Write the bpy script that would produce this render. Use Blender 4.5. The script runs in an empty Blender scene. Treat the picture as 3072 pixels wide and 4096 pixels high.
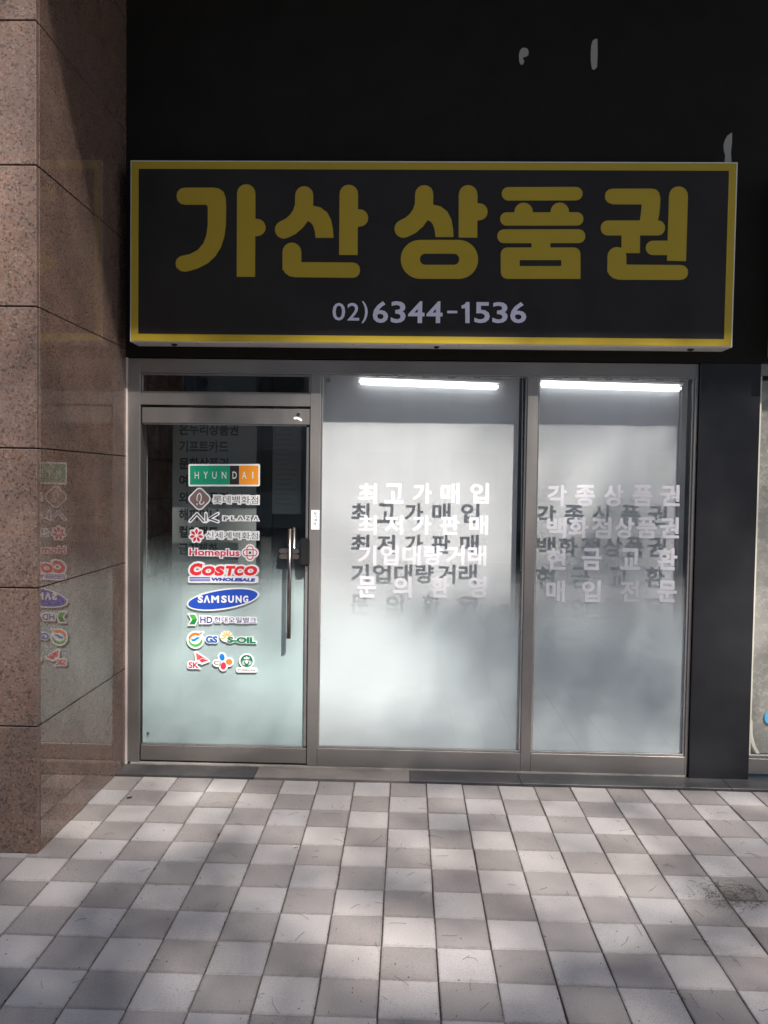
import bpy, bmesh, math, random
import numpy as np
from mathutils import Vector, Matrix
from mathutils.geometry import tessellate_polygon
random.seed(7); rng = np.random.default_rng(11)
S = bpy.context.scene
COL = S.collection

# ------------------------------------------------------------------ camera, light, exposure
cd = bpy.data.cameras.new('camera'); cam = bpy.data.objects.new('camera', cd); COL.objects.link(cam)
cd.sensor_fit = 'VERTICAL'; cd.sensor_height = 36.0; cd.lens = 3252.44 / 4096 * 36.0
cd.clip_start = 0.05; cd.clip_end = 600
PI_, YA, RO = 0.03819, 0.02817, 0.01426
cp, sp, cy, sy, cr, sr = math.cos(PI_), math.sin(PI_), math.cos(YA), math.sin(YA), math.cos(RO), math.sin(RO)
fw = Vector((-sy * cp, cy * cp, -sp)); r0 = Vector((cy, sy, 0)); u0 = r0.cross(fw)
rr = cr * r0 + sr * u0; uu = -sr * r0 + cr * u0
M = Matrix((rr, uu, -fw)).transposed().to_4x4(); M.translation = Vector((0.06926, -4.50062, 1.6911))
cam.matrix_world = M
S.camera = cam
CAMP = M.translation.copy()

SUN_DIR = Vector((-0.6, 1.0, -1.55)).normalized()      # the way the light travels
w = bpy.data.worlds.new('World'); S.world = w; w.use_nodes = True
nt = w.node_tree; nt.nodes.clear()
sky = nt.nodes.new('ShaderNodeTexSky'); sky.sky_type = 'NISHITA'; sky.sun_disc = False
sky.sun_elevation = math.asin(-SUN_DIR.z)
sky.sun_rotation = math.atan2(-SUN_DIR.x, -SUN_DIR.y)
bg = nt.nodes.new('ShaderNodeBackground'); bg.inputs['Strength'].default_value = 0.11
wo = nt.nodes.new('ShaderNodeOutputWorld')
nt.links.new(sky.outputs[0], bg.inputs[0]); nt.links.new(bg.outputs[0], wo.inputs[0])
sl = bpy.data.lights.new('sun', 'SUN'); sl.energy = 5.0; sl.angle = math.radians(0.8); sl.color = (1.0, 0.95, 0.88)
so = bpy.data.objects.new('sun', sl); COL.objects.link(so)
so.rotation_euler = SUN_DIR.to_track_quat('-Z', 'Y').to_euler(); so.location = (6, -10, 18)
S.view_settings.view_transform = 'Standard'; S.view_settings.look = 'None'
S.view_settings.exposure = 1.3; S.view_settings.gamma = 1.0
S.view_settings.use_curve_mapping = False
S.render.engine = 'CYCLES'
S.cycles.transparent_max_bounces = 16; S.cycles.max_bounces = 10; S.cycles.diffuse_bounces = 6

# ------------------------------------------------------------------ materials
def srgb(r, g, b, k=1.0):
    def f(c):
        c /= 255.0
        return (c / 12.92 if c <= .04045 else ((c + .055) / 1.055) ** 2.4) * k
    return (f(r), f(g), f(b), 1.0)

def mat(name, col, rough=0.5, metal=0.0, spec=0.5, emit=None, estr=0.0, coat=0.0):
    m = bpy.data.materials.new(name); m.use_nodes = True
    b = m.node_tree.nodes['Principled BSDF']
    b.inputs['Base Color'].default_value = col if len(col) == 4 else (*col, 1)
    b.inputs['Roughness'].default_value = rough; b.inputs['Metallic'].default_value = metal
    b.inputs['Specular IOR Level'].default_value = spec; b.inputs['Coat Weight'].default_value = coat
    if emit: b.inputs['Emission Color'].default_value = (*emit, 1); b.inputs['Emission Strength'].default_value = estr
    return m

class NG:
    def __init__(s, m): s.m = m; s.t = m.node_tree; s.b = s.t.nodes.get('Principled BSDF'); s.geo = None
    def n(s, typ, **kw):
        x = s.t.nodes.new(typ)
        for k, v in kw.items():
            if hasattr(x, k): setattr(x, k, v)
            else: x.inputs[k].default_value = v
        return x
    def l(s, a, b): s.t.links.new(a, b)
    def pos(s):
        if not s.geo: s.geo = s.n('ShaderNodeNewGeometry')
        return s.geo.outputs['Position']
    def mp(s, scale, off=(0, 0, 0)):
        x = s.n('ShaderNodeMapping'); s.l(s.pos(), x.inputs[0]); x.inputs['Scale'].default_value = scale; x.inputs['Location'].default_value = off
        return x.outputs[0]
    def noise(s, scale, detail=3, rough=.5, vec=None, out=0):
        x = s.n('ShaderNodeTexNoise'); x.inputs['Scale'].default_value = scale; x.inputs['Detail'].default_value = detail; x.inputs['Roughness'].default_value = rough
        s.l(vec if vec is not None else s.pos(), x.inputs['Vector']); return x.outputs[out]
    def ramp(s, fac, stops):
        x = s.n('ShaderNodeValToRGB'); s.l(fac, x.inputs[0]); e = x.color_ramp.elements
        while len(e) < len(stops): e.new(.5)
        for i, (p, c) in enumerate(stops): e[i].position = p; e[i].color = c if len(c) == 4 else (*c, 1)
        return x.outputs[0]
    def mix(s, fac, a, b, mode='MIX'):
        x = s.n('ShaderNodeMix'); x.data_type = 'RGBA'; x.blend_type = mode
        if isinstance(fac, float): x.inputs[0].default_value = fac
        else: s.l(fac, x.inputs[0])
        for v, i in ((a, 6), (b, 7)):
            if isinstance(v, tuple): x.inputs[i].default_value = v
            else: s.l(v, x.inputs[i])
        return x.outputs[2]
    def bump(s, h, strength, dist=.002):
        x = s.n('ShaderNodeBump'); x.inputs['Strength'].default_value = strength; x.inputs['Distance'].default_value = dist
        s.l(h, x.inputs['Height']); s.l(x.outputs[0], s.b.inputs['Normal'])
    def mr(s, v, a, b, c, d, smooth=False):
        x = s.n('ShaderNodeMapRange'); s.l(v, x.inputs[0])
        if smooth: x.interpolation_type = 'SMOOTHSTEP'
        for i, q in enumerate((a, b, c, d)): x.inputs[1 + i].default_value = q
        return x.outputs[0]
    def col(s, o): s.l(o, s.b.inputs['Base Color'])
    def rgh(s, o): s.l(o, s.b.inputs['Roughness'])
g4 = lambda v: (v, v, v, 1)

def granite(name, rough, coarse=1.0):
    m = mat(name, (.3, .2, .17), rough); g = NG(m)
    blotch = g.noise(9, 4, .6)
    base = g.ramp(blotch, [(.3, srgb(74, 54, 44)), (.5, srgb(96, 72, 60)), (.7, srgb(114, 90, 78))])
    v = g.n('ShaderNodeTexVoronoi'); g.l(g.pos(), v.inputs['Vector']); v.inputs['Scale'].default_value = 130 / coarse
    vc = g.n('ShaderNodeSeparateColor'); g.l(v.outputs['Color'], vc.inputs[0])
    crystals = g.ramp(vc.outputs[0], [(0, srgb(40, 34, 34)), (.13, srgb(52, 44, 42)), (.16, srgb(98, 75, 64)), (.6, srgb(116, 90, 77)), (.82, srgb(94, 84, 80)), (1, srgb(130, 114, 104))])
    c = g.mix(.62, base, crystals)
    dk = g.ramp(g.noise(75 / coarse, 3, .7), [(.33, g4(0.16)), (.42, g4(1))])
    c = g.mix(1.0, c, dk, 'MULTIPLY')
    st = g.noise(1.0, 4, .6, g.mp((1.5, 1.5, 4)))
    c = g.mix(g.mr(st, .35, .8, 0, .35), c, srgb(96, 88, 88))
    g.col(c)
    if rough > .3: g.bump(g.noise(160, 2), .25, .001)
    return m
M_granite = granite('rough_pink_granite', .55, 1.1)
M_polish = granite('polished_pink_granite', .022, .8)
M_polish.node_tree.nodes['Principled BSDF'].inputs['Specular IOR Level'].default_value = .75

def metal(name, c, rough):
    m = mat(name, c, rough, .75); g = NG(m)
    n = g.noise(1, 3, .6, g.mp((6, 6, .7)))
    g.rgh(g.mr(n, .3, .7, rough - .06, rough + .12))
    fine = g.noise(2.5, 3, .6)
    g.col(g.mix(g.mr(fine, .4, .75, 0, .5), tuple(c), tuple([x * .72 for x in c[:3]] + [1])))
    g.bump(g.noise(1, 2, .5, g.mp((900, 900, 14))), .05, .0004)
    return m
M_metal = metal('brushed_champagne_metal', srgb(154, 149, 146), .34)
M_bright = mat('bright_metal', srgb(190, 186, 184), .22, .9)
M_chrome = mat('polished_steel', srgb(150, 141, 138), .26, 1.0)
M_gap = mat('dark_rubber', g4(.012), .7)
M_sealant = mat('pale_sealant', srgb(196, 182, 176), .6)
M_black = mat('black_painted_wall', g4(.006), .6, spec=.15); g = NG(M_black)
g.rgh(g.mr(g.noise(3, 4, .6), .3, .7, .5, .65)); g.col(g.ramp(g.noise(5, 5, .6), [(.3, (.0085, .0070, .0056, 1)), (.7, (.0125, .0105, .0085, 1))])); g.bump(g.noise(2.2, 2), .12, .01)
M_blackcol = mat('black_sheet_column', g4(.014), .3); g = NG(M_blackcol)
g.col(g.ramp(g.noise(4, 5, .6), [(.3, (.010, .010, .0125, 1)), (.7, (.018, .018, .021, 1))])); g.bump(g.noise(1.6, 2), .15, .012)
M_peel = mat('bare_grey_under_paint', srgb(148, 145, 140), .8)
M_signblack = mat('sign_black_film', (.0155, .0130, .0125, 1), .45, spec=.25)
M_signyellow = mat('sign_yellow_film', (.37, .262, .018, 1), .45, spec=.3)
g = NG(M_signyellow); g.col(g.mix(g.mr(g.noise(2.2, 5, .6), .3, .75, 0, .3), (.38, .268, .018, 1), (.30, .225, .035, 1))); g.rgh(g.mr(g.noise(6, 5, .7), .3, .7, .35, .6))
g = NG(M_signblack); g.col(g.mix(g.mr(g.noise(3, 6, .65), .4, .8, 0, .6), (.0150, .0127, .0122, 1), (.026, .0235, .022, 1))); g.rgh(g.mr(g.noise(5, 5, .7), .3, .7, .36, .6))
M_signwhite = mat('sign_white_casing', srgb(205, 202, 198), .35)
M_signgrey = mat('sign_lavender_digits', srgb(206, 202, 220), .45)
M_white = mat('white_vinyl', g4(.84), .45)
M_wletter = mat('white_window_vinyl', (.83, .81, .84, 1), .5)

STAIN = (1.44, -1.165 * 1.5, 0)
g = NG(M_wletter); lt_ = g.n('ShaderNodeBsdfTranslucent'); lt_.inputs[0].default_value = (.85, .84, .86, 1)
mx_ = g.n('ShaderNodeMixShader'); mx_.inputs[0].default_value = .5; g.l(g.b.outputs[0], mx_.inputs[1]); g.l(lt_.outputs[0], mx_.inputs[2]); g.l(mx_.outputs[0], g.t.nodes['Material Output'].inputs[0])
def tile_mat(name, c1, c2):
    m = mat(name, c1, .85, spec=.25); g = NG(m)
    oi = g.n('ShaderNodeObjectInfo')
    c = g.mix(g.mr(oi.outputs['Random'], 0, 1, 0, 1), c1, c2)
    lo = g.noise(1.3, 5, .65)
    c = g.mix(g.mr(lo, .35, .75, 0, .34), c, tuple([x * .66 for x in c1[:3]] + [1]))
    st = g.noise(5, 5, .75)
    c = g.mix(g.mr(st, .57, .75, 0, .4), c, (c1[0] * .58, c1[1] * .55, c1[2] * .5, 1))
    wr = g.noise(2.1, 2, .5, g.mp((1, 1, 1), (7, 3, 0)))
    c = g.mix(g.mr(wr, .35, .7, 0, .35), c, (c1[0] * 1.05, c1[1] * .95, c1[2] * .86, 1))
    vd = g.n('ShaderNodeVectorMath'); vd.operation = 'DISTANCE'; g.l(g.mp((1, 1.5, 1)), vd.inputs[0]); vd.inputs[1].default_value = STAIN
    sn = g.n('ShaderNodeMath'); sn.operation = 'ADD'; g.l(vd.outputs['Value'], sn.inputs[0]); g.l(g.mr(g.noise(14, 5, .75), 0, 1, -.16, .16), sn.inputs[1])
    c = g.mix(g.mr(sn.outputs[0], .02, .17, .62, 0), c, (.07, .06, .05, 1))
    sx = g.n('ShaderNodeSeparateXYZ'); g.l(g.pos(), sx.inputs[0]); ed = []
    for ax in (0, 1):
        m1 = g.n('ShaderNodeMath'); m1.operation = 'PINGPONG'; g.l(sx.outputs[ax], m1.inputs[0]); m1.inputs[1].default_value = .1; ed.append(m1.outputs[0])
    # distance to the nearest joint line (joints lie on multiples of 0.2 m)
    mn = g.n('ShaderNodeMath'); mn.operation = 'MINIMUM'; g.l(ed[0], mn.inputs[0]); g.l(ed[1], mn.inputs[1])
    jit = g.n('ShaderNodeMath'); jit.operation = 'ADD'; g.l(mn.outputs[0], jit.inputs[0]); g.l(g.mr(g.noise(35, 4, .7), .2, .8, -.010, .010), jit.inputs[1])
    c = g.mix(g.mr(jit.outputs[0], .0, .012, .42, 0), c, (c1[0] * .5, c1[1] * .46, c1[2] * .42, 1))
    c = g.mix(g.mr(g.noise(17, 2, .5), .70, .76, 0, .45), c, (c1[0] * .5, c1[1] * .48, c1[2] * .46, 1))
    sp_ = g.noise(260, 2, .8)
    c = g.mix(1.0, c, g.ramp(sp_, [(.3, g4(.45)), (.43, g4(.95)), (.6, g4(1.0)), (.72, g4(1.25))]), 'MULTIPLY')
    g.col(c); g.bump(g.noise(210, 3, .7), .6, .002)
    return m
M_tl = tile_mat('light_concrete_tile', (.325, .303, .302, 1), (.275, .260, .264, 1))
M_td = tile_mat('dark_concrete_tile', (.195, .177, .175, 1), (.245, .224, .22, 1))
M_joint = mat('dark_joint_sand', (.17, .152, .142, 1), .95); g = NG(M_joint); g.bump(g.noise(200, 2), .7, .003)
def stone(name, a, b, rough):
    m = mat(name, a, rough); g = NG(m)
    g.col(g.mix(g.mr(g.noise(7, 5, .7), .3, .75, 0, 1), a, b)); g.rgh(g.mr(g.noise(4, 4), .3, .7, rough - .1, rough + .15))
    g.bump(g.noise(90, 3), .1, .001); return m
M_thrd = stone('dark_threshold_stone', (.035, .034, .038, 1), (.07, .066, .066, 1), .35)
M_thrw = stone('warm_grey_threshold_stone', (.17, .15, .14, 1), (.12, .105, .1, 1), .45)

def glass(name, tint, rough=.0):
    m = bpy.data.materials.new(name); m.use_nodes = True; t = m.node_tree; t.nodes.clear(); g = NG(m)
    tr = g.n('ShaderNodeBsdfTransparent'); tr.inputs[0].default_value = tint
    gl = g.n('ShaderNodeBsdfGlossy'); gl.inputs['Roughness'].default_value = rough; gl.inputs[0].default_value = (1, 1, 1, 1)
    fr = g.n('ShaderNodeFresnel'); ge = g.n('ShaderNodeNewGeometry'); g.l(g.mr(ge.outputs['Backfacing'], 0, 1, 1.5, 1 / 1.5), fr.inputs[0])
    mx = g.n('ShaderNodeMixShader'); o = g.n('ShaderNodeOutputMaterial')
    g.l(fr.outputs[0], mx.inputs[0]); g.l(tr.outputs[0], mx.inputs[1]); g.l(gl.outputs[0], mx.inputs[2]); g.l(mx.outputs[0], o.inputs[0])
    return m
M_glass = glass('clear_glass', (.985, .990, .990, 1))

def film(name, col, z0, z1, fmax=1.0):
    """frosted film printed as fine dots that fade out upwards between z0 (full) and z1 (none)"""
    m = bpy.data.materials.new(name); m.use_nodes = True; t = m.node_tree; t.nodes.clear(); g = NG(m)
    sx = g.n('ShaderNodeSeparateXYZ'); g.l(g.pos(), sx.inputs[0])
    f = g.mr(sx.outputs[2], z1, z0, 0, fmax, True)
    df = g.n('ShaderNodeBsdfDiffuse'); df.inputs[0].default_value = col
    tl = g.n('ShaderNodeBsdfTranslucent'); tl.inputs[0].default_value = col
    a = g.n('ShaderNodeMixShader'); a.inputs[0].default_value = .42; g.l(df.outputs[0], a.inputs[1]); g.l(tl.outputs[0], a.inputs[2])
    tr = g.n('ShaderNodeBsdfTransparent')
    v = g.n('ShaderNodeTexVoronoi'); v.feature = 'DISTANCE_TO_EDGE' if False else 'F1'; v.inputs['Randomness'].default_value = 0
    mp = g.n('ShaderNodeMapping'); mp.inputs['Rotation'].default_value = (0, math.radians(45), 0); mp.inputs['Scale'].default_value = (260, 0, 260)
    g.l(g.pos(), mp.inputs[0]); g.l(mp.outputs[0], v.inputs['Vector'])
    # dot radius grows with f
    rad = g.n('ShaderNodeMath'); rad.operation = 'MULTIPLY'; g.l(f, rad.inputs[0]); rad.inputs[1].default_value = .80
    ls = g.n('ShaderNodeMath'); ls.operation = 'LESS_THAN'; g.l(v.outputs['Distance'], ls.inputs[0]); g.l(rad.outputs[0], ls.inputs[1])
    mx = g.n('ShaderNodeMixShader'); o = g.n('ShaderNodeOutputMaterial')
    g.l(ls.outputs[0], mx.inputs[0]); g.l(tr.outputs[0], mx.inputs[1]); g.l(a.outputs[0], mx.inputs[2]); g.l(mx.outputs[0], o.inputs[0])
    return m
M_film = film('frosted_dot_film', (.73, .775, .79, 1), .55, 1.36)
M_filmdoor = film('frosted_door_film', (.68, .80, .80, 1), .74, 1.46)

M_blind = bpy.data.materials.new('white_blind_fabric'); M_blind.use_nodes = True
g = NG(M_blind); g.b.inputs['Base Color'].default_value = (.76, .77, .79, 1); g.b.inputs['Roughness'].default_value = .9; g.b.inputs['Specular IOR Level'].default_value = .1
g.b.inputs['Subsurface Weight'].default_value = 0
g.col(g.mix(g.mr(g.noise(1, 3, .5, g.mp((14, 1, .4))), .35, .7, 0, .5), (.85, .86, .88, 1), (.79, .80, .825, 1)))
g.bump(g.noise(1, 2, .5, g.mp((500, 500, 500))), .1, .0005)
M_led = mat('lit_led_diffuser', g4(.9), .4, emit=(.93, .97, 1.0), estr=1.2)
M_plastic = mat('white_plastic', g4(.7), .4)
M_gloss = mat('gloss_black_plastic', g4(.012), .22, coat=.5)
M_bead = mat('pale_bead_chain', (.62, .63, .6, 1), .4)
M_room = mat('interior_grey_wall', (.13, .14, .145, 1), .8)
M_rfloor = mat('interior_floor', (.10, .105, .10, 1), .35)
M_istone = mat('interior_split_stone', (.22, .19, .16, 1), .8); g = NG(M_istone)
g.col(g.ramp(g.noise(9, 5, .7), [(.3, (.09, .075, .065, 1)), (.5, (.22, .19, .165, 1)), (.72, (.38, .35, .32, 1))])); g.bump(g.noise(30, 4), .7, .01)
M_banner = mat('grey_banner_fabric', (.20, .22, .21, 1), .8)
M_bannertxt = mat('black_banner_print', (.015, .016, .018, 1), .7)
M_paper = mat('grey_paper', (.22, .25, .26, 1), .8)
M_papertxt = mat('faint_print', (.13, .15, .155, 1), .8)
M_oldfilm = mat('old_patterned_film', (.32, .30, .27, 1), .55); g = NG(M_oldfilm)
vv = g.noise(38, 5, .75); big = g.noise(3, 3, .6)
g.col(g.mix(g.mr(vv, .5, .62, 0, .5), g.ramp(big, [(.3, (.16, .15, .13, 1)), (.6, (.30, .28, .25, 1)), (.8, (.38, .37, .35, 1))]), (.45, .44, .41, 1)))
M_oldwhite = mat('yellowed_white_tape', srgb(205, 200, 186), .6)
M_blue = mat('blue_sticker', srgb(70, 160, 205), .5)
M_nsign = mat('greenish_sign_edge', srgb(175, 180, 140), .5)

# ------------------------------------------------------------------ helpers
def box(bm, x0, x1, y0, y1, z0, z1, ch=0.0):
    vs = [bm.verts.new((x, y, z)) for x in (x0, x1) for y in (y0, y1) for z in (z0, z1)]
    fs = [(0, 1, 3, 2), (4, 6, 7, 5), (0, 4, 5, 1), (2, 3, 7, 6), (0, 2, 6, 4), (1, 5, 7, 3)]
    ff = [bm.faces.new([vs[i] for i in f]) for f in fs]
    if ch: bmesh.ops.bevel(bm, geom=list({e for f in ff for e in f.edges}), offset=ch, segments=1, affect='EDGES')
def cyl(bm, p0, p1, r, n=16, r2=None):
    p0 = Vector(p0); p1 = Vector(p1); d = (p1 - p0)
    mtx = Matrix.Translation((p0 + p1) / 2) @ d.to_track_quat('Z', 'Y').to_matrix().to_4x4()
    bmesh.ops.create_cone(bm, cap_ends=True, segments=n, radius1=r, radius2=r if r2 is None else r2, depth=d.length, matrix=mtx)
def sph(bm, c, r, u=8, v=6):
    bmesh.ops.create_uvsphere(bm, u_segments=u, v_segments=v, radius=r, matrix=Matrix.Translation(c))
def link(o, parent=None):
    COL.objects.link(o)
    if parent is not None:
        o.parent = parent
        o.matrix_parent_inverse = Matrix.Translation(-Vector(PLOC[parent.name]))
        PLOC[o.name] = (0, 0, 0)
        if PLOC[parent.name] != (0, 0, 0) and parent.parent is None: pass
    else: PLOC[o.name] = tuple(o.location)
    return o
PLOC = {}
def mobj(name, bm, m, parent=None, smooth=False):
    bmesh.ops.recalc_face_normals(bm, faces=bm.faces)
    me = bpy.data.meshes.new(name); bm.to_mesh(me); bm.free(); me.materials.append(m)
    if smooth:
        me.shade_smooth()
    return link(bpy.data.objects.new(name, me), parent)
def bx(name, m, parent, *a, ch=0.0):
    bm = bmesh.new(); box(bm, *a, ch=ch); return mobj(name, bm, m, parent)
def tag(o, label=None, cat=None, group=None, kind=None):
    for k, v in (('label', label), ('category', cat), ('group', group), ('kind', kind)):
        if v: o[k] = v
    return o
def thing(name, loc, label, cat, group=None):
    o = bpy.data.objects.new(name, None); o.location = loc; o.empty_display_size = .1; COL.objects.link(o)
    PLOC[o.name] = tuple(loc); return tag(o, label, cat, group)

# flat pieces: outlines in (x, z) given a front depth y, thickness th
def plate(name, outline, y, th, m, parent, holes=()):
    bm = bmesh.new()
    prism(bm, outline, y, th)
    return mobj(name, bm, m, parent)
def prism(bm, outline, y, th):
    a = [bm.verts.new((x, y, z)) for x, z in outline]; b = [bm.verts.new((x, y + th, z)) for x, z in outline]
    n = len(a)
    for t3 in tessellate_polygon([[Vector((x, z, 0)) for x, z in outline]]):
        try: bm.faces.new([a[i] for i in t3])
        except ValueError: pass
    for i in range(n): bm.faces.new((a[i], a[(i + 1) % n], b[(i + 1) % n], b[i]))
def ring(bm, outer, inner, y, th):
    n = len(outer)
    A = [bm.verts.new((x, y, z)) for x, z in outer]; B = [bm.verts.new((x, y, z)) for x, z in inner]
    C = [bm.verts.new((x, y + th, z)) for x, z in outer]; D = [bm.verts.new((x, y + th, z)) for x, z in inner]
    for i in range(n):
        j = (i + 1) % n
        bm.faces.new((A[i], A[j], B[j], B[i])); bm.faces.new((A[i], C[i], C[j], A[j])); bm.faces.new((B[i], B[j], D[j], D[i]))
def rrect(x0, x1, y0, y1, r, n=5):
    r = min(r, (x1 - x0) / 2 - 1e-6, (y1 - y0) / 2 - 1e-6) if not isinstance(r, (list, tuple)) else r
    R = [r] * 4 if not isinstance(r, (list, tuple)) else list(r)
    P = []
    for k, (cx, cyy) in enumerate(((x1, y1), (x0, y1), (x0, y0), (x1, y0))):
        q = R[k]; ccx = cx - q * (1 if cx == x1 else -1); ccy = cyy - q * (1 if cyy == y1 else -1)
        for i in range(n + 1):
            a = math.pi / 2 * (k + i / n); P.append((ccx + q * math.cos(a), ccy + q * math.sin(a)))
    return P
def ell(cx, cyy, rx, ry, n=28, rot=0):
    c, s = math.cos(rot), math.sin(rot)
    return [(cx + rx * math.cos(a) * c - ry * math.sin(a) * s, cyy + rx * math.cos(a) * s + ry * math.sin(a) * c) for a in [2 * math.pi * i / n for i in range(n)]]
def stroke(pts, w, cap0=True, cap1=True, n=8):
    """outline of a thick polyline with round or flat ends; pts in 2D"""
    P = [Vector(p) for p in pts]; L, Rr = [], []
    h = w / 2
    def nrm(a, b): d = (b - a).normalized(); return Vector((-d.y, d.x))
    N = len(P)
    left, right = [], []
    for i in range(N):
        if i == 0: nn = [nrm(P[0], P[1])]
        elif i == N - 1: nn = [nrm(P[-2], P[-1])]
        else:
            a, b = nrm(P[i - 1], P[i]), nrm(P[i], P[i + 1]); ang = a.angle(b, 0); cross = a.x * b.y - a.y * b.x
            mid = (a + b).normalized() / max(.35, math.cos(ang / 2))
            if ang > .5:
                k = 5; arc = []
                for j in range(k + 1):
                    t = j / k; v = (a * (1 - t) + b * t).normalized(); arc.append(v)
                if cross > 0: left.append(P[i] + mid * h); right.extend([P[i] - v * h for v in arc])
                else: right.append(P[i] - mid * h); left.extend([P[i] + v * h for v in arc])
            else: left.append(P[i] + mid * h); right.append(P[i] - mid * h)
            continue
        left.append(P[i] + nn[0] * h); right.append(P[i] - nn[0] * h)
    out = list(left)
    if cap1:
        v = (left[-1] - P[-1]); 
        for j in range(1, n): a = -math.pi * j / n; out.append(P[-1] + Vector((v.x * math.cos(a) - v.y * math.sin(a), v.x * math.sin(a) + v.y * math.cos(a))))
    out += right[::-1]
    if cap0:
        v = (right[0] - P[0])
        for j in range(1, n): a = -math.pi * j / n; out.append(P[0] + Vector((v.x * math.cos(a) - v.y * math.sin(a), v.x * math.sin(a) + v.y * math.cos(a))))
    return [(p.x, p.y) for p in out]

# lettering: Blender's own font turned into mesh, fitted to a rectangle in (x, z)
TC = {}
def text_geo(s, bold):
    k = (s, bold)
    if k in TC: return TC[k]
    c = bpy.data.curves.new('tmp', 'FONT'); c.body = s; c.resolution_u = 3
    if bold: c.bevel_depth = bold; c.bevel_resolution = 1
    o = bpy.data.objects.new('tmp', c); COL.objects.link(o)
    dg = bpy.context.evaluated_depsgraph_get(); me = bpy.data.meshes.new_from_object(o.evaluated_get(dg))
    V = np.array([v.co[:] for v in me.vertices]); Fc = [tuple(p.vertices) for p in me.polygons]
    bpy.data.objects.remove(o); bpy.data.curves.remove(c); bpy.data.meshes.remove(me)
    TC[k] = (V, Fc); return TC[k]
def text(name, s, x0, x1, z0, z1, y, th, m, parent, bold=0.0, fitbold=True, shear=0.0, extra=0.0):
    """fit s to the rectangle; extra = outline beyond the fitted letters (for die-cut backings)"""
    V, _ = text_geo(s, bold if fitbold else 0.0)
    mn, mx = V[:, :2].min(0), V[:, :2].max(0)
    V, Fc = text_geo(s, bold + extra)
    X = x0 + (V[:, 0] - mn[0]) / (mx[0] - mn[0]) * (x1 - x0)
    Z = z0 + (V[:, 1] - mn[1]) / (mx[1] - mn[1]) * (z1 - z0)
    X = X + shear * (Z - (z0 + z1) / 2)
    b = max(1e-6, np.abs(V[:, 2]).max())
    Y = y - V[:, 2] / b * th if (bold + extra) > 0 else np.full(len(V), y)
    me = bpy.data.meshes.new(name); me.from_pydata(np.stack([X, Y, Z], 1).tolist(), [], Fc); me.materials.append(m)
    return link(bpy.data.objects.new(name, me), parent)

# ------------------------------------------------------------------ ground, street
bm = bmesh.new(); box(bm, -60, 60, -60, 12, -.4, -.16); tag(mobj('ground', bm, mat('street_asphalt', (.05, .05, .052, 1), .85)), kind='structure')
bm = bmesh.new(); box(bm, -14, 16, -8.6, .19, -.15, -.014)
pave = tag(mobj('pavement', bm, M_joint), kind='structure')
bm = bmesh.new()
for i in range(30): box(bm, -14 + i, -13.01 + i, -8.78, -8.61, -.16, -.01, ch=.01)
mobj('kerb', bm, mat('granite_kerb', (.33, .32, .31, 1), .8), pave)
bm = bmesh.new()
for k in (-14.0,): box(bm, -60, 60, k - .07, k + .07, -.158, -.154)
tag(mobj('road_marking', bm, M_white), kind='structure')
T = .2
def tile_mesh(name, m):
    bm = bmesh.new(); box(bm, -.0980, .0980, -.0989, .0989, -.03, 0)
    top = [e for e in bm.edges if all(v.co.z > -.001 for v in e.verts)]
    bmesh.ops.bevel(bm, geom=top, offset=.0028, segments=1, affect='EDGES')
    bmesh.ops.recalc_face_normals(bm, faces=bm.faces)
    me = bpy.data.meshes.new(name); bm.to_mesh(me); bm.free(); me.materials.append(m); return me
TM = [tile_mesh('paving_tile_light', M_tl), tile_mesh('paving_tile_dark', M_td)]
def in_view(x, y, z=0, mgn=.03):
    d = Vector((x, y, z)) - CAMP; zz = d.dot(fw)
    if zz < .1: return False
    u_ = d.dot(rr) / zz * 3252.44 / 3072 + .5; v_ = .5 + d.dot(uu) / zz * 3252.44 / 4096
    return -mgn < u_ < 1 + mgn and -mgn < v_ < 1 + mgn
far = [bmesh.new(), bmesh.new()]; nt_ = 0
for j in range(42):
    for i in range(-44, 50):
        x = (i + .5) * T; y = -(j + .5) * T - .002
        if x < -1.62 and y > -.9: continue
        par = 0 if (i + j) % 2 else 1
        if any(in_view(x + a, y + b, 0, .0) for a in (-.1, .1) for b in (-.1, .1)) and nt_ < 300:
            o = bpy.data.objects.new('paving_tile', TM[par]); COL.objects.link(o); o.parent = pave; PLOC[o.name] = (0, 0, 0)
            o.location = (x + random.gauss(0, .0006), y + random.gauss(0, .0005), random.gauss(0, .0009))
            o.rotation_euler = (random.gauss(0, .004), random.gauss(0, .004), random.gauss(0, .004)); nt_ += 1
        else: box(far[par], x - .0975, x + .0975, y - .0988, y + .0988, -.012, 0)
for k in (0, 1): tag(mobj('paving_tiles_beyond', far[k], (M_tl, M_td)[k], pave), kind='stuff')

# threshold of stone slabs under the shop front
thr = thing('threshold', (0, .1, 0), 'low threshold of dark and warm grey stone slabs under the shop front', 'threshold')
for x0, x1, m in ((-1.575, -.772, M_thrd), (-.770, .107, M_thrw), (.109, .73, M_thrd), (.732, 1.895, M_thrd), (1.897, 3.4, M_thrd)):
    bx('stone_slab', m, thr, x0, x1, .003, .21, -.02, .012 + random.uniform(0, .0015), ch=.0015)
bm = bmesh.new()   # mortar smear under the door
for k in range(218):
    x = -1.53 + k * .0148; q = math.sin(k * .21) + math.sin(k * .077 + 1) + random.gauss(0, .15)
    box(bm, x, x + .0149, .168 - .004 * max(0, q) - random.uniform(0, .0015), .2, .011, .0216)
tag(mobj('mortar_smear', bm, stone('pale_mortar', (.36, .33, .29, 1), (.2, .18, .17, 1), .9), thr), kind='stuff')

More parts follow.
